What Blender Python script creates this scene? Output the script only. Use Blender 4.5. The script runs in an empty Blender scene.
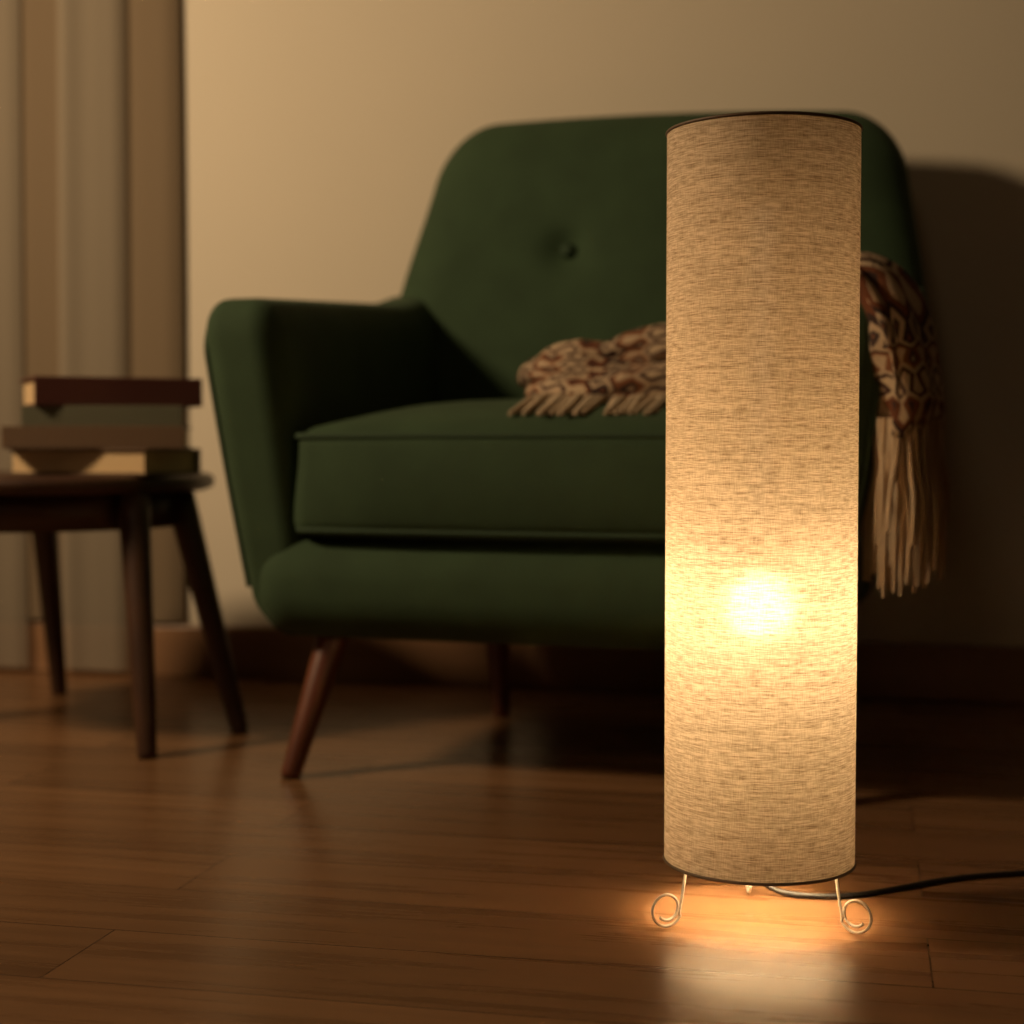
import bpy, math, random
from mathutils import Vector, noise, Matrix
random.seed(4)
sc = bpy.context.scene
COL = sc.collection
R = math.radians

# ---------------------------------------------------------------- helpers
def link(o, parent=None):
    COL.objects.link(o)
    if parent: o.parent = parent
    return o
def empty(name, loc=(0,0,0), rz=0):
    o = bpy.data.objects.new(name, None); o.empty_display_size = .05
    o.location = loc; o.rotation_euler = (0,0,rz)
    return link(o)
def mesh(name, vs, fs, mat, parent=None, smooth=True, uvs=None):
    me = bpy.data.meshes.new(name); me.from_pydata([tuple(v) for v in vs], [], fs)
    if uvs:
        ul = me.uv_layers.new(name="UVMap")
        for p in me.polygons:
            for li, vi in zip(p.loop_indices, p.vertices): ul.data[li].uv = uvs[vi]
    me.polygons.foreach_set("use_smooth", [smooth]*len(me.polygons))
    me.update()
    o = bpy.data.objects.new(name, me)
    if mat: me.materials.append(mat)
    return link(o, parent)
def box(name, c, h, mat, parent=None, bev=.0, rot=None, taper=1.0):
    vs=[]
    for z in (-1,1):
        t = taper if z<0 else 1
        for x,y in ((-1,-1),(1,-1),(1,1),(-1,1)):
            vs.append((x*h[0]*t, y*h[1]*t, z*h[2]))
    fs=[(0,3,2,1),(4,5,6,7),(0,1,5,4),(1,2,6,5),(2,3,7,6),(3,0,4,7)]
    o = mesh(name, vs, fs, mat, parent, smooth=False)
    o.location=c
    if rot: o.rotation_euler=rot
    if bev:
        m=o.modifiers.new("b","BEVEL"); m.width=bev; m.segments=3
    return o
def rbox_verts(h, rad, k=5, m=10):
    def axis(hh, r):
        a=[-hh + r*(i/k) for i in range(k)]
        n=[-hh+r + (2*(hh-r))*i/m for i in range(m+1)]
        return a+n+[-x for x in reversed(a)]
    ax=[axis(h[i],rad[i]) for i in range(3)]
    idx={}; vs=[]; fs=[]
    def vid(q):
        key=tuple(round(x,5) for x in q)
        if key in idx: return idx[key]
        core=[max(-(h[i]-rad[i]), min(h[i]-rad[i], q[i])) for i in range(3)]
        n=[(q[i]-core[i])/rad[i] for i in range(3)]
        L=math.sqrt(sum(x*x for x in n)) or 1
        p=[core[i]+rad[i]*n[i]/L for i in range(3)]
        idx[key]=len(vs); vs.append(p); return idx[key]
    for d in range(3):
        a,b=(d+1)%3,(d+2)%3
        for s in (-1,1):
            for i in range(len(ax[a])-1):
                for j in range(len(ax[b])-1):
                    quad=[]
                    for (ii,jj) in ((i,j),(i+1,j),(i+1,j+1),(i,j+1)):
                        q=[0,0,0]; q[d]=s*h[d]; q[a]=ax[a][ii]; q[b]=ax[b][jj]
                        quad.append(vid(q))
                    if s<0: quad.reverse()
                    fs.append(quad)
    return vs, fs
def rbox(name, h, rad, deform, mat, parent, k=5, m=12):
    vs,fs = rbox_verts(h,rad,k,m)
    return mesh(name,[deform(*v) for v in vs],fs,mat,parent)
def curve(name, pts, rad, mat, parent=None, cyclic=False, radii=None, res=3, smooth=True):
    cu=bpy.data.curves.new(name,'CURVE'); cu.dimensions='3D'
    lists = pts if isinstance(pts[0][0],(list,tuple,Vector)) else [pts]
    for k,pl in enumerate(lists):
        sp=cu.splines.new('NURBS' if smooth else 'POLY')
        sp.points.add(len(pl)-1)
        for i,p in enumerate(pl):
            sp.points[i].co=(p[0],p[1],p[2],1)
            if radii: sp.points[i].radius=radii[min(i,len(radii)-1)]
        sp.use_cyclic_u=cyclic
        if smooth:
            sp.order_u=3; sp.use_endpoint_u=not cyclic; sp.resolution_u=4
    cu.bevel_depth=rad; cu.bevel_resolution=res; cu.use_fill_caps=True
    cu.materials.append(mat)
    o=bpy.data.objects.new(name,cu)
    return link(o,parent)
def lathe(name, prof, mat, parent=None, seg=48, base=(0,0,0), top=None):
    vs=[];fs=[]
    b=Vector(base)
    if top is not None:
        t=Vector(top)-b; L=t.length; q=Vector((0,0,1)).rotation_difference(t.normalized())
    for r,z in prof:
        for i in range(seg):
            a=2*math.pi*i/seg
            v=Vector((r*math.cos(a), r*math.sin(a), z*(L if top is not None else 1)))
            if top is not None: v=q@v
            vs.append(b+v)
    n=len(prof)
    for j in range(n-1):
        for i in range(seg):
            fs.append((j*seg+i, j*seg+(i+1)%seg, (j+1)*seg+(i+1)%seg, (j+1)*seg+i))
    if prof[0][0]>1e-6: fs.append(tuple(reversed(range(seg))))
    if prof[-1][0]>1e-6: fs.append(tuple((n-1)*seg+i for i in range(seg)))
    return mesh(name,vs,fs,mat,parent)

# ---------------------------------------------------------------- materials
def newmat(name):
    m=bpy.data.materials.new(name); m.use_nodes=True
    nt=m.node_tree; bs=nt.nodes["Principled BSDF"]
    return m,nt,bs
def N(nt,t,**kw):
    n=nt.nodes.new(t)
    for k,v in kw.items(): setattr(n,k,v)
    return n
def simple(name,col,rough=.5,metal=0,bump=None,var=0.0,varscale=8,sheen=0,spec=.5):
    m,nt,bs=newmat(name)
    bs.inputs["Base Color"].default_value=(*col,1)
    bs.inputs["Roughness"].default_value=rough
    bs.inputs["Metallic"].default_value=metal
    bs.inputs["Specular IOR Level"].default_value=spec
    if sheen:
        bs.inputs["Sheen Weight"].default_value=sheen
        bs.inputs["Sheen Roughness"].default_value=.4
        bs.inputs["Sheen Tint"].default_value=(*[min(1,c*3+.1) for c in col],1)
    tc=N(nt,"ShaderNodeTexCoord")
    if var:
        n=N(nt,"ShaderNodeTexNoise"); n.inputs["Scale"].default_value=varscale; n.inputs["Detail"].default_value=5
        nt.links.new(tc.outputs["Object"],n.inputs["Vector"])
        r=N(nt,"ShaderNodeValToRGB")
        r.color_ramp.elements[0].position=.3; r.color_ramp.elements[1].position=.7
        r.color_ramp.elements[0].color=(*[c*(1-var) for c in col],1)
        r.color_ramp.elements[1].color=(*[min(1,c*(1+var)) for c in col],1)
        nt.links.new(n.outputs["Fac"],r.inputs["Fac"]); nt.links.new(r.outputs["Color"],bs.inputs["Base Color"])
    if bump:
        n=N(nt,"ShaderNodeTexNoise"); n.inputs["Scale"].default_value=bump[0]; n.inputs["Detail"].default_value=3
        nt.links.new(tc.outputs["Object"],n.inputs["Vector"])
        b=N(nt,"ShaderNodeBump"); b.inputs["Strength"].default_value=bump[1]; b.inputs["Distance"].default_value=.002
        nt.links.new(n.outputs["Fac"],b.inputs["Height"]); nt.links.new(b.outputs["Normal"],bs.inputs["Normal"])
    return m
def wood(name,c1,c2,rough=.35,scale=(40,40,3)):
    m,nt,bs=newmat(name)
    tc=N(nt,"ShaderNodeTexCoord"); mp=N(nt,"ShaderNodeMapping"); mp.inputs["Scale"].default_value=scale
    n=N(nt,"ShaderNodeTexNoise"); n.inputs["Scale"].default_value=1; n.inputs["Detail"].default_value=6
    r=N(nt,"ShaderNodeValToRGB"); r.color_ramp.elements[0].position=.3; r.color_ramp.elements[1].position=.7
    r.color_ramp.elements[0].color=(*c1,1); r.color_ramp.elements[1].color=(*c2,1)
    L=nt.links.new
    L(tc.outputs["Object"],mp.inputs["Vector"]);L(mp.outputs[0],n.inputs["Vector"]);L(n.outputs["Fac"],r.inputs["Fac"]);L(r.outputs[0],bs.inputs["Base Color"])
    bs.inputs["Roughness"].default_value=rough
    return m

M_green=simple("green_upholstery",(.033,.059,.027),.85,bump=(700,.35),var=.12,varscale=14,sheen=.18,spec=.25)
M_pipe=simple("green_piping",(.027,.050,.024),.8,spec=.3)
M_leg=wood("walnut_leg",(.085,.023,.010),(.15,.044,.018),.35)
M_table=wood("dark_table_wood",(.042,.019,.011),(.068,.030,.015),.4,(12,12,12))
M_wall=simple("beige_wall_paint",(.64,.56,.44),.9,bump=(60,.05),var=.015,varscale=2,spec=.2)
M_wall2=simple("low_bounce_wall_paint",(.10,.08,.06),.9)  # unseen side and front walls, darkened to cut bounce light and deepen shadows
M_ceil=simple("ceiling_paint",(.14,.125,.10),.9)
M_base=wood("baseboard_wood",(.24,.125,.06),(.30,.16,.08),.4,(2,30,30))
M_drape=simple("brown_drape_cloth",(.175,.125,.075),.9,bump=(400,.2))
M_cord=simple("black_cord",(.008,.008,.008),.45)
M_white=simple("cream_painted_wire",(.70,.66,.58),.35)
M_rim=simple("shade_rim_trim",(.12,.07,.035),.6)
M_brass=simple("socket_brass",(.5,.35,.15),.35,metal=1)
M_page=simple("book_pages",(.55,.38,.20),.85,bump=(300,.3))
M_fringe=simple("cream_fringe",(.46,.34,.22),.9,sheen=.2)

m,nt,bs=newmat("sheer_curtain"); M_sheer=m
out=nt.nodes["Material Output"]
df=N(nt,"ShaderNodeBsdfDiffuse"); df.inputs[0].default_value=(.37,.315,.24,1)
tl=N(nt,"ShaderNodeBsdfTranslucent"); tl.inputs[0].default_value=(.37,.315,.24,1)
tr=N(nt,"ShaderNodeBsdfTransparent")
m1=N(nt,"ShaderNodeMixShader"); m1.inputs[0].default_value=.3
m2=N(nt,"ShaderNodeMixShader"); m2.inputs[0].default_value=.3
nt.links.new(df.outputs[0],m1.inputs[1]);nt.links.new(tl.outputs[0],m1.inputs[2])
nt.links.new(m1.outputs[0],m2.inputs[1]);nt.links.new(tr.outputs[0],m2.inputs[2]);nt.links.new(m2.outputs[0],out.inputs[0])

# floor
m,nt,bs=newmat("wood_plank_floor"); M_floor=m
L=nt.links.new
tc=N(nt,"ShaderNodeTexCoord")
br=N(nt,"ShaderNodeTexBrick"); br.offset=.37; br.squash=1
br.inputs["Scale"].default_value=1; br.inputs["Mortar Size"].default_value=.0009; br.inputs["Mortar Smooth"].default_value=.3
br.inputs["Brick Width"].default_value=1.15; br.inputs["Row Height"].default_value=.135
br.inputs["Color1"].default_value=(0,0,0,1); br.inputs["Color2"].default_value=(1,1,1,1); br.inputs["Mortar"].default_value=(.5,.5,.5,1)
L(tc.outputs["Object"],br.inputs["Vector"])
mp=N(nt,"ShaderNodeMapping"); mp.inputs["Scale"].default_value=(2.2,38,1)
ad=N(nt,"ShaderNodeVectorMath",operation='ADD')
sv=N(nt,"ShaderNodeVectorMath",operation='SCALE'); sv.inputs["Scale"].default_value=7
L(br.outputs["Color"],sv.inputs[0]); L(tc.outputs["Object"],mp.inputs[0]); L(mp.outputs[0],ad.inputs[0]); L(sv.outputs[0],ad.inputs[1])
n=N(nt,"ShaderNodeTexNoise"); n.inputs["Scale"].default_value=1; n.inputs["Detail"].default_value=7; n.inputs["Roughness"].default_value=.6
L(ad.outputs[0],n.inputs["Vector"])
r=N(nt,"ShaderNodeValToRGB"); r.color_ramp.elements[0].position=.25; r.color_ramp.elements[1].position=.75
r.color_ramp.elements[0].color=(.128,.062,.027,1); r.color_ramp.elements[1].color=(.235,.118,.053,1)
L(n.outputs["Fac"],r.inputs[0])
hs=N(nt,"ShaderNodeMix",data_type='RGBA',blend_type='MULTIPLY'); hs.inputs["Factor"].default_value=1
rr=N(nt,"ShaderNodeMapRange"); rr.inputs["To Min"].default_value=.80; rr.inputs["To Max"].default_value=1.12
L(br.outputs["Color"],rr.inputs["Value"]); L(r.outputs[0],hs.inputs["A"]); L(rr.outputs[0],hs.inputs["B"])
mm=N(nt,"ShaderNodeMix",data_type='RGBA'); mm.inputs["B"].default_value=(.05,.022,.010,1)
L(br.outputs["Fac"],mm.inputs["Factor"]); L(hs.outputs["Result"],mm.inputs["A"]); L(mm.outputs["Result"],bs.inputs["Base Color"])
r2=N(nt,"ShaderNodeMapRange"); r2.inputs["To Min"].default_value=.20; r2.inputs["To Max"].default_value=.36
L(n.outputs["Fac"],r2.inputs["Value"]); L(r2.outputs[0],bs.inputs["Roughness"])
bs.inputs["Specular IOR Level"].default_value=.20
bp=N(nt,"ShaderNodeBump"); bp.inputs["Strength"].default_value=.12; bp.inputs["Distance"].default_value=.001
L(n.outputs["Fac"],bp.inputs["Height"]); L(bp.outputs[0],bs.inputs["Normal"])

# lamp shade linen (woven outside, white lining inside)
m=bpy.data.materials.new("linen_shade"); m.use_nodes=True; nt=m.node_tree; nt.nodes.clear(); M_shade=m; L=nt.links.new
out=N(nt,"ShaderNodeOutputMaterial"); uv=N(nt,"ShaderNodeUVMap")
def nz(sx,sy,det,rough=.5):
    mp=N(nt,"ShaderNodeMapping"); mp.inputs["Scale"].default_value=(sx,sy,1); L(uv.outputs[0],mp.inputs[0])
    n=N(nt,"ShaderNodeTexNoise"); n.noise_dimensions='2D'; n.inputs["Scale"].default_value=1; n.inputs["Detail"].default_value=det; n.inputs["Roughness"].default_value=rough
    L(mp.outputs[0],n.inputs["Vector"]); return n.outputs["Fac"]
a=nz(75,950,2,.55); b=nz(900,110,2); c=nz(11,380,3)
def mth(op,x,y):
    q=N(nt,"ShaderNodeMath",operation=op)
    for i,v in enumerate((x,y)):
        if isinstance(v,(int,float)): q.inputs[i].default_value=v
        else: L(v,q.inputs[i])
    return q.outputs[0]
s=mth('ADD',mth('ADD',mth('MULTIPLY',a,.52),mth('MULTIPLY',b,.22)),mth('MULTIPLY',c,.26))
def ramp(p0,c0,p1,c1):
    rp=N(nt,"ShaderNodeValToRGB"); rp.color_ramp.elements[0].position=p0; rp.color_ramp.elements[1].position=p1
    rp.color_ramp.elements[0].color=(*c0,1); rp.color_ramp.elements[1].color=(*c1,1); L(s,rp.inputs[0]); return rp.outputs[0]
cd_=ramp(.34,(.26,.185,.115),.62,(.60,.48,.345))
ct_=ramp(.34,(.014,.0098,.0060),.62,(.048,.039,.028))
cf_=ramp(.34,(.0012,.0012,.0011),.62,(.0042,.0040,.0037))
geo=N(nt,"ShaderNodeNewGeometry")
mxc=N(nt,"ShaderNodeMix",data_type='RGBA'); mxc.inputs["B"].default_value=(.84,.79,.71,1)
L(geo.outputs["Backfacing"],mxc.inputs["Factor"]); L(cd_,mxc.inputs["A"])
tl=N(nt,"ShaderNodeBsdfTranslucent"); df=N(nt,"ShaderNodeBsdfDiffuse"); rf=N(nt,"ShaderNodeBsdfRefraction")
rf.inputs["Roughness"].default_value=.55; rf.inputs["IOR"].default_value=1.35
bp=N(nt,"ShaderNodeBump"); bp.inputs["Strength"].default_value=.2; bp.inputs["Distance"].default_value=.0005; L(s,bp.inputs["Height"])
L(mxc.outputs["Result"],df.inputs["Color"]); L(ct_,tl.inputs["Color"]); L(cf_,rf.inputs["Color"])
L(bp.outputs[0],df.inputs["Normal"])
a1_=N(nt,"ShaderNodeAddShader"); a2_=N(nt,"ShaderNodeAddShader")
L(df.outputs[0],a1_.inputs[0]); L(tl.outputs[0],a1_.inputs[1]); L(a1_.outputs[0],a2_.inputs[0]); L(rf.outputs[0],a2_.inputs[1])
L(a2_.outputs[0],out.inputs[0])

def emis(name,col,st):
    m=bpy.data.materials.new(name); m.use_nodes=True; nt=m.node_tree; nt.nodes.clear()
    out=N(nt,"ShaderNodeOutputMaterial"); e=N(nt,"ShaderNodeEmission"); e.inputs[0].default_value=(*col,1); e.inputs[1].default_value=st
    nt.links.new(e.outputs[0],out.inputs[0]); return m
M_bulb=emis("glowing_bulb",(1,.74,.44),410)
M_glow_tube=emis("added_glow_tube",(1,.65,.35),30)  # added emitter, evens out the shade glow away from the bulb

# throw blanket pattern
m,nt,bs=newmat("patterned_throw"); M_throw=m; L=nt.links.new
uv=N(nt,"ShaderNodeUVMap")
tc=N(nt,"ShaderNodeTexCoord"); n=N(nt,"ShaderNodeTexNoise"); n.inputs["Scale"].default_value=14; n.inputs["Detail"].default_value=1; L(tc.outputs["Object"],n.inputs["Vector"])
va=N(nt,"ShaderNodeVectorMath",operation='SCALE'); va.inputs["Scale"].default_value=.025; L(n.outputs["Color"],va.inputs[0])
vb=N(nt,"ShaderNodeVectorMath",operation='ADD'); L(uv.outputs[0],vb.inputs[0]); L(va.outputs[0],vb.inputs[1])
sx=N(nt,"ShaderNodeSeparateXYZ"); L(vb.outputs[0],sx.inputs[0])
U=sx.outputs[0]; V=sx.outputs[1]
zz=mth('PINGPONG',mth('MULTIPLY',V,62),1.0)
zu=mth('PINGPONG',mth('MULTIPLY',U,68),1.0)
w=mth('FRACT',mth('ADD',mth('ADD',mth('MULTIPLY',U,8.5),mth('MULTIPLY',zz,.28)),mth('MULTIPLY',zu,.24)),0)
rp=N(nt,"ShaderNodeValToRGB"); cr=rp.color_ramp; cr.interpolation='CONSTANT'
cols=[(0,(.50,.37,.24)),(.15,(.16,.058,.028)),(.30,(.05,.03,.026)),(.42,(.44,.32,.21)),(.54,(.06,.04,.035)),(.62,(.21,.085,.04)),(.75,(.48,.35,.23)),(.88,(.07,.034,.026))]
cr.elements[0].position=0; cr.elements[0].color=(*cols[0][1],1); cr.elements[1].position=cols[1][0]; cr.elements[1].color=(*cols[1][1],1)
for p,cc in cols[2:]:
    e=cr.elements.new(p); e.color=(*cc,1)
L(w,rp.inputs[0]); L(rp.outputs[0],bs.inputs["Base Color"])
bs.inputs["Roughness"].default_value=.95; bs.inputs["Specular IOR Level"].default_value=.1
n=N(nt,"ShaderNodeTexNoise"); n.inputs["Scale"].default_value=220; L(tc.outputs["Object"],n.inputs["Vector"])
bp=N(nt,"ShaderNodeBump"); bp.inputs["Strength"].default_value=.6; bp.inputs["Distance"].default_value=.004; L(n.outputs["Fac"],bp.inputs["Height"]); L(bp.outputs[0],bs.inputs["Normal"])

# ---------------------------------------------------------------- room (frame aligned with back wall)
WA=R(-12.5)
W0=Vector((-.62,3.06,0)); wv=Vector((math.cos(WA),math.sin(WA),0)); nin=Vector((wv.y,-wv.x,0))
def rp_(s,t,z=0): 
    v=W0+wv*s+nin*t; return Vector((v.x,v.y,z))
cen=rp_(.6,2.6)
floor=box("floor",(cen.x,cen.y,-.05),(3.2,2.8,.05),M_floor,rot=(0,0,WA))
box("ceiling",(cen.x,cen.y,2.65),(3.2,2.8,.05),M_ceil,rot=(0,0,WA))
def wallb(name,s,t,hx,hy,mat=M_wall,z0=0,z1=2.6):
    c=rp_(s,t,(z0+z1)/2); return box(name,c,(hx,hy,(z1-z0)/2),mat,rot=(0,0,WA))
wallb("wall_back",.6,-.05,3.1,.05)
wallb("wall_front",.6,5.25,3.1,.05,M_wall2)
wallb("wall_left",-2.55,2.6,.05,2.6,M_wall2)
wallb("wall_right",3.75,2.6,.05,2.6,M_wall2)
o=wallb("baseboard_back",.6,.0075,3.1,.0075,M_base,0,.098); m=o.modifiers.new("b","BEVEL"); m.width=.004; m.segments=2

# curtains
cur=empty("window_curtain",rp_(-.35,.1),WA)
def sheet(name,s0,s1,t0,amp,per,z0,z1,mat,ph=0,endback=0.0):
    nx=int((s1-s0)/per*14)+30; nzv=24; vs=[];fs=[]
    for j in range(nzv+1):
        z=z0+(z1-z0)*j/nzv
        for i in range(nx+1):
            s=s0+(s1-s0)*i/nx
            a=amp*(1+.25*math.sin(3*s+z))
            t=t0+a*math.sin(2*math.pi*s/per+ph+.25*math.sin(z*1.3))+.3*a*math.sin(2*math.pi*s/per*2.3+1)
            e=max(0,1-min(s1-s,s-s0)/.03)
            t-=endback*e*e
            vs.append((s+.35+.004*math.sin(z*2+s*9),.1-t,z))
    for j in range(nzv):
        for i in range(nx):
            a=j*(nx+1)+i; fs.append((a,a+1,a+nx+2,a+nx+1))
    return mesh(name,vs,fs,mat,cur)
sheet("brown_drape",-1.3,-.006,.022,.0035,.26,.105,2.5,M_drape,2.6,.012)
sheet("sheer_panel_1",-.245,-.108,.045,.004,.13,.012,2.5,M_sheer,1,.014)
sheet("sheer_panel_2",-1.3,-.320,.046,.006,.16,.012,2.5,M_sheer,0,.012)
curve("curtain_rod",[(-1.0,.06,2.5),(-.3,.06,2.5),(.42,.06,2.5)],.012,M_table,cur,smooth=False)

# ---------------------------------------------------------------- armchair
PH=R(-18)
CHL=(.006,2.006,0)
ch=empty("armchair",CHL,PH)
def sm(a,b,x):
    t=max(0,min(1,(x-a)/(b-a))); return t*t*(3-2*t)
def arm_def(side):
    def f(x,y,z):
        t=(z+.228)/.456
        yy=(y+.345)/.69
        cx=-.346-.056*t**1.2
        wx=x*(.78+.28*t)
        X=cx+wx
        if x<0:
            X-= .006*math.sin(math.pi*t)
            X+= .014*(1-sm(0,.14,t))
        Y=y+.345 + (1-t)*.03*(1-yy)
        Z=.410+z + .045*yy*t
        Z+= .02*sm(.75,1,yy)*t
        X+= .012*yy*(1-t)
        return (-X if side>0 else X, Y, Z)
    return f
a1=rbox("arm_1",(.055,.345,.228),(.036,.045,.055),arm_def(-1),M_green,ch)
a2=rbox("arm_2",(.055,.345,.228),(.036,.045,.055),arm_def(1),M_green,ch); a2.data.flip_normals()
def base_def(x,y,z):
    t=(z+.07)/.14
    return (x, .348+y - (.014*math.sin(math.pi*t) if y<0 else 0), .253+z)
rbox("base_rail",(.382,.330,.07),(.06,.05,.055),base_def,M_green,ch)
def seat_def(x,y,z):
    u=x/.318; v=y/.29
    p=max(0,1-u**4)*max(0,1-v**4)
    Z=.392+z + (p*.036 if z>0 else 0)*min(1,abs(z)/.05)+.02*(v+1)/2
    Y=.305+y - (.018*(1-(z/.08)**2)*max(0,1-u**4) if y<0 else 0)*sm(0,-.2,y)
    X=x + .004*math.sin(z*30)
    return (X,Y,Z)
rbox("seat_cushion",(.322,.29,.072),(.03,.03,.022),seat_def,M_green,ch)
def ring(h,r,z,deform,n=12):
    pts=[]
    hx,hy=h; 
    for cx,cy,a0 in ((hx-r,hy-r,0),(-(hx-r),hy-r,90),(-(hx-r),-(hy-r),180),(hx-r,-(hy-r),270)):
        for k in range(n+1):
            a=R(a0+90*k/n); pts.append((cx+r*math.cos(a),cy+r*math.sin(a)))
    res=[]
    for i in range(len(pts)):
        p=pts[i];q=pts[(i+1)%len(pts)]
        d=math.hypot(q[0]-p[0],q[1]-p[1]); k=max(1,int(d/.04))
        for j in range(k): res.append((p[0]+(q[0]-p[0])*j/k,p[1]+(q[1]-p[1])*j/k))
    return [deform(x,y,z) for x,y in res]
def seat_pipe(x,y,z):
    v=y/.29; return (x,.305+y-(.006 if y<0 else 0)*max(0,1-(x/.318)**4),.392+z+.02*(v+1)/2)
curve("seat_piping_top",ring((.320,.288),.03,.062,seat_pipe),.0045,M_pipe,ch,cyclic=True)
curve("seat_piping_bottom",ring((.320,.288),.03,-.062,seat_pipe),.0045,M_pipe,ch,cyclic=True)
BH=(.450,.062,.33)
def back_def(x,y,z):
    t=(z+.33)/.66
    taper=1-.14*sm(.35,1.05,t)
    X=x*taper+.006+.016*t
    Y=.635+y+.125*t**1.15
    Z=.657+z
    u=x/.45
    Z+= .012*(1-u*u)*t - .010*u*t
    if y<0:
        Y-= .016*(1-u*u)*math.sin(math.pi*min(1,max(0,t)))
        Y-= .03*abs(u)**3*(1-sm(.45,.95,t))
        for bx in (-.122,.122):
            d2=((X-bx)**2+(Z-.765)**2)
            Y+= .022*math.exp(-d2/.0009)+.006*math.exp(-d2/.005)
    return (X,Y,Z)
rbox("backrest",BH,(.11,.055,.10),back_def,M_green,ch,k=9,m=44)
for i,bx in enumerate((-.122,.122)):
    t=(.765-.655+.33)/.66; y=.635-.062+.125*t**1.15-.016+.016
    o=lathe("button_%d"%(i+1),[(.0001,-.006),(.008,-.005),(.0125,0),(.008,.004),(.0001,.005)],M_pipe,ch,24)
    o.location=(bx,y,.765); o.rotation_euler=(R(80),0,0)
for sgn,nm in ((-1,"arm_piping_1"),(1,"arm_piping_2")):
    f=arm_def(sgn); pts=[]
    for z in [-.16+.33*i/10 for i in range(11)]: pts.append(f(-.052,-.325,z))
    for y in [-.29+.56*i/12 for i in range(13)]: pts.append(f(-.048,y,.218))
    curve(nm,pts,.004,M_pipe,ch)
legprof=[(.0001,0),(.0125,0),(.0135,.03),(.0225,.9),(.0225,1)]
for i,(b,t) in enumerate((((-.320,.008,0),(-.284,.095,.215)),((.320,.008,0),(.284,.095,.215)),((-.206,.560,0),(-.203,.515,.215)),((.206,.560,0),(.203,.515,.215)))):
    lathe("leg_%d"%(i+1),legprof,M_leg,ch,24,b,t)

# ---------------------------------------------------------------- throw blanket
bl=empty("throw_blanket",CHL,PH)
def catmull(P,n):
    out=[]
    for i in range(len(P)-1):
        p0=P[max(0,i-1)];p1=P[i];p2=P[i+1];p3=P[min(len(P)-1,i+2)]
        for k in range(n):
            t=k/n
            out.append([.5*((2*b)+(-a+c)*t+(2*a-5*b+4*c-d)*t*t+(-a+3*b-3*c+d)*t**3) for a,b,c,d in zip(p0,p1,p2,p3)])
    out.append(list(P[-1])); return out
def loft(name,path,seed,wr=.010,seg=96,n=14,folds=6,sf=9,vs_=.5):
    P=catmull(path,n); vs=[];fs=[];uvs=[]; s=0
    for i,p in enumerate(P):
        a=P[max(0,i-1)];b=P[min(len(P)-1,i+1)]
        T=Vector((b[0]-a[0],b[1]-a[1],b[2]-a[2])).normalized()
        B=Vector((0,1,0)); B=(B-T*B.dot(T)).normalized(); Nn=B.cross(T)*-1
        if i: s+=(Vector(p[:3])-Vector(P[i-1][:3])).length
        for k in range(seg+1):
            th=2*math.pi*k/seg
            c,sn=math.cos(th),math.sin(th)
            base=Vector(p[:3])+B*(p[3]*math.copysign(abs(c)**.8,c))+Nn*(p[4]*math.copysign(abs(sn)**.8,sn))
            d=(B*c*p[4]+Nn*sn*p[3]).normalized()
            q=Vector((c*1.3,sn*1.3,s*5+seed))
            rid=1-2*abs(noise.noise(Vector((c*.9,sn*.9,s*7+seed*2))))*1.6
            f=noise.noise(q*1.3)*.9+ .55*math.sin(th*folds+s*sf+2*noise.noise(q))*(.6+noise.noise(q*.7))+.5*(rid-.5)
            base+=d*f*wr*min(1,p[4]/.02)
            vs.append(base); uvs.append((s, th/6.283*vs_+seed*.13))
    W=seg+1
    for i in range(len(P)-1):
        for k in range(seg): fs.append((i*W+k,i*W+k+1,(i+1)*W+k+1,(i+1)*W+k))
    mesh(name,vs,fs,M_throw,bl,uvs=uvs)
loft("seat_bunch",[(-.050,.24,.522,.012,.010),(-.044,.24,.528,.050,.024),(.0,.235,.527,.078,.032),(.06,.245,.526,.085,.032),(.14,.26,.530,.09,.036),(.22,.26,.545,.10,.040),(.285,.25,.575,.12,.032),(.330,.22,.622,.17,.022),(.375,.21,.642,.20,.022),(.42,.20,.635,.21,.028),(.450,.19,.60,.215,.034),(.462,.19,.55,.21,.040),(.466,.19,.49,.20,.040),(.466,.19,.455,.19,.032),(.466,.19,.448,.17,.004)],1.0,.013,folds=9,sf=6)
loft("top_fold",[(-.034,.29,.522,.01,.008),(-.028,.285,.548,.045,.026),(.01,.275,.562,.060,.027),(.06,.27,.560,.060,.025),(.10,.27,.570,.062,.030),(.16,.28,.576,.065,.030),(.22,.30,.580,.06,.03),(.25,.31,.58,.01,.005)],5.3,.010,folds=3,sf=14,vs_=.3)
loft("front_fold",[(-.032,.20,.500,.01,.008),(-.026,.20,.512,.035,.018),(.015,.175,.518,.040,.022),(.06,.165,.516,.042,.022),(.12,.17,.518,.045,.024),(.18,.19,.53,.045,.02),(.22,.20,.53,.01,.005)],9.1,.008,folds=2,sf=12,vs_=.25)
strands=[]
for i in range(34):
    x=-.014+.185*i/33+random.uniform(-.003,.003)
    y=.142+random.uniform(-.006,.006)-.008*math.sin(i*.16)
    dx=random.uniform(-.016,.008)
    strands.append([(x,y+.02,.508),(x+dx*.3,y-.010,.508),(x+dx*.7,y-.046,.496),(x+dx,y-.088+random.uniform(-.015,.012),.483)])
curve("seat_fringe",strands,.0046,M_fringe,bl,radii=[1,1,.9,.6],res=2)
strands=[]
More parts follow.
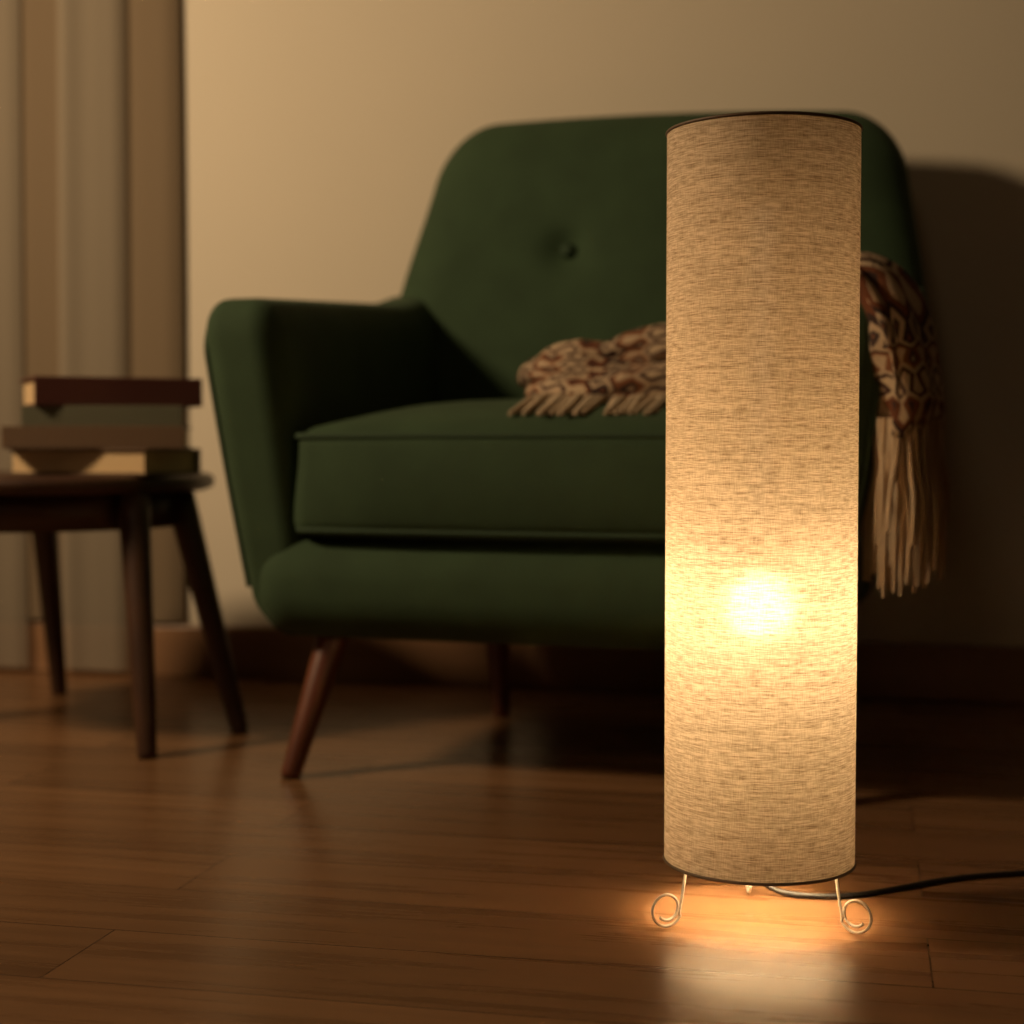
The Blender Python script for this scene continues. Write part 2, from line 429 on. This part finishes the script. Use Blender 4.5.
for i in range(110):
    th=2*math.pi*i/110
    cx,cy=.464+.036*math.sin(th)+random.uniform(-.006,.006),.19+.185*math.cos(th)
    dx=random.uniform(-.018,.016); dy=random.uniform(-.025,.025); l=random.uniform(.12,.20)
    strands.append([(cx,cy,.475),(cx+dx*.1,cy+dy*.2,.465-l*.3),(cx+dx*.9+.002,cy+dy*.7,.465-l*.65),(cx+dx*.7,cy+dy,.465-l)])
curve("arm_fringe",strands,.0036,M_fringe,bl,radii=[1,1,.9,.55],res=2)

# ---------------------------------------------------------------- side table + books
tb=empty("side_table",(-.75,2.50,0))
lathe("table_top",[(.0001,.372),(.265,.372),(.278,.377),(.281,.386),(.278,.395),(.268,.399),(.0001,.399)],M_table,tb,72)
lathe("apron",[(.205,.318),(.235,.318),(.238,.373),(.205,.373)],M_table,tb,64)
tl_=[(.013,0),(.014,.02),(.023,.9),(.023,1)]
for i,(b,t) in enumerate((((.234,-.252,0),(.197,-.165,.375)),((.330,-.045,0),(.232,-.02,.375)),((-.055,.33,0),(-.045,.20,.375)),((-.31,-.06,0),(-.20,-.04,.375)))):
    lathe("leg_%d"%(i+1),tl_,M_table,tb,20,b,t)
bk=empty("book_stack",(-.612,2.44,.3995))
def book(i,cx,cy,z,w,d,th,rz,col,inset=.006,sp=-1):
    cm=simple("book_cover_%d"%i,col,.55,bump=(250,.15))
    e=(0,0,R(rz)); q=Matrix.Rotation(R(rz),3,'Z')
    def at(x,y,zz): 
        v=q@Vector((x,y,0)); return (cx+v.x,cy+v.y,zz)
    box("cover_%d_bottom"%i,at(0,0,z+.0015),(w,d,.0015),cm,bk,.0006,e)
    box("cover_%d_top"%i,at(0,0,z+th-.0015),(w,d,.0015),cm,bk,.0006,e)
    box("spine_%d"%i,at(0,sp*(d-.0015),z+th/2),(w,.0025,th/2),cm,bk,.001,e)
    box("pages_%d"%i,at(0,-sp*.001,z+th/2),(w-inset,d-inset,th/2-.003),M_page,bk,0,e)
book(1,-.004,-.012,0,.115,.085,.038,-16,(.11,.06,.03),sp=1)
book(2,-.010,-.018,.038,.130,.090,.033,8,(.13,.075,.04))
book(3,.0,-.022,.071,.114,.080,.030,10,(.11,.105,.065))
book(4,0.0,0,.101,.122,.085,.042,24,(.10,.026,.018))

# ---------------------------------------------------------------- floor lamp
lp=empty("floor_lamp",(.232,1.49,0))
RS=.0885; Z0=.054; Z1=.731
seg=160; nzv=40; vs=[];fs=[];uvs=[]
for j in range(nzv+1):
    z=Z0+(Z1-Z0)*j/nzv
    for i in range(seg+1):
        a=2*math.pi*i/seg+math.pi/2
        vs.append((RS*math.cos(a),RS*math.sin(a),z)); uvs.append((RS*2*math.pi*i/seg,z))
for j in range(nzv):
    for i in range(seg):
        a=j*(seg+1)+i; fs.append((a,a+1,a+seg+2,a+seg+1))
mesh("linen_shade",vs,fs,M_shade,lp,uvs=uvs)
def circ(r,z,n=64): return [(r*math.cos(2*math.pi*i/n),r*math.sin(2*math.pi*i/n),z) for i in range(n)]
curve("top_rim",circ(RS,Z1),.0015,M_rim,lp,cyclic=True)
curve("bottom_rim",circ(RS,Z0),.0015,M_rim,lp,cyclic=True)
for i,ang in enumerate((-155,-38,89)):
    a=R(ang); pts=[]
    def P(r,z): return (r*math.cos(a),r*math.sin(a),z)
    k0=-.028 if i==2 else 0
    pts=[P(.078+k0,.059),P(.080+k0,.050),P(.083+k0,.030),P(.087+k0,.012)]
    cx,cz,r0=.100+k0,.0185,.0165
    n=26
    for k in range(n+1):
        th=R(205+ (470)*k/n); rr=r0*(1-.42*(k/n)**1.3)
        pts.append(P(cx+rr*math.cos(th),cz+rr*math.sin(th)))
    curve("curled_foot_%d"%(i+1),pts,.0014,M_white,lp,res=4)
    curve("foot_tab_%d"%(i+1),[P(.0785+k0,.058),P(.083,.058),P(RS-.001,.058)],.0014,M_white,lp)
    curve("spider_wire_%d"%(i+1),[P(.0,Z1-.02),P(.045,Z1-.02),P(RS-.001,Z1-.004)],.0013,M_rim,lp)
curve("hanging_rod",[(0,0,Z1-.02),(0,0,.69),(0,0,.66)],.0025,M_brass,lp,smooth=False)
lathe("added_glow_tube",[(.0001,.356),(.006,.357),(.006,.659),(.0001,.66)],M_glow_tube,lp,16)  # invented glow core, added to brighten the upper shade
lathe("socket",[(.0001,.325),(.014,.325),(.016,.330),(.014,.352),(.0001,.356)],M_brass,lp,32)
lathe("bulb",[(.0001,.266),(.009,.268),(.018,.273),(.023,.282),(.0245,.294),(.021,.307),(.014,.318),(.012,.326)],M_bulb,lp,24)
cd=empty("power_cord",(0,0,0))
curve("cord",[(.236,1.560,.055),(.240,1.562,.02),(.256,1.556,.0045),(.290,1.543,.0032),(.335,1.544,.0032),(.39,1.575,.0032),(.45,1.612,.0032),(.55,1.635,.0032),(.75,1.65,.0032),(1.1,1.71,.0032)],.0028,M_cord,cd)

# ---------------------------------------------------------------- light
def area(name,loc,target,size,power,col):
    l=bpy.data.lights.new(name,'AREA'); l.shape='DISK'; l.size=size; l.energy=power; l.color=col
    o=bpy.data.objects.new(name,l); o.location=loc
    o.rotation_euler=(Vector(target)-Vector(loc)).to_track_quat('-Z','Y').to_euler(); return link(o)
area("room_lamp_light",(-1.85,1.60,1.60),(-.3,2.9,.85),.34,37,(1,.725,.43))
area("added_fill_light",(-.8,-1.0,2.3),(0,2.0,.4),.6,2.6,(1,.72,.42))  # weak fill added behind the camera, stands for no known fixture
w=bpy.data.worlds.new("World"); sc.world=w; w.use_nodes=True
w.node_tree.nodes["Background"].inputs[0].default_value=(1,.75,.5,1); w.node_tree.nodes["Background"].inputs[1].default_value=.02

# ---------------------------------------------------------------- camera
cam=bpy.data.cameras.new("camera"); co=link(bpy.data.objects.new("camera",cam))
co.location=(0,0,.443); co.rotation_euler=(R(90-2.4),0,0)
cam.sensor_width=36; cam.lens=56.25; cam.clip_start=.01
cam.dof.use_dof=True; cam.dof.focus_distance=1.42; cam.dof.aperture_fstop=3.2
sc.camera=co
sc.view_settings.view_transform='Standard'
sc.view_settings.look='None'
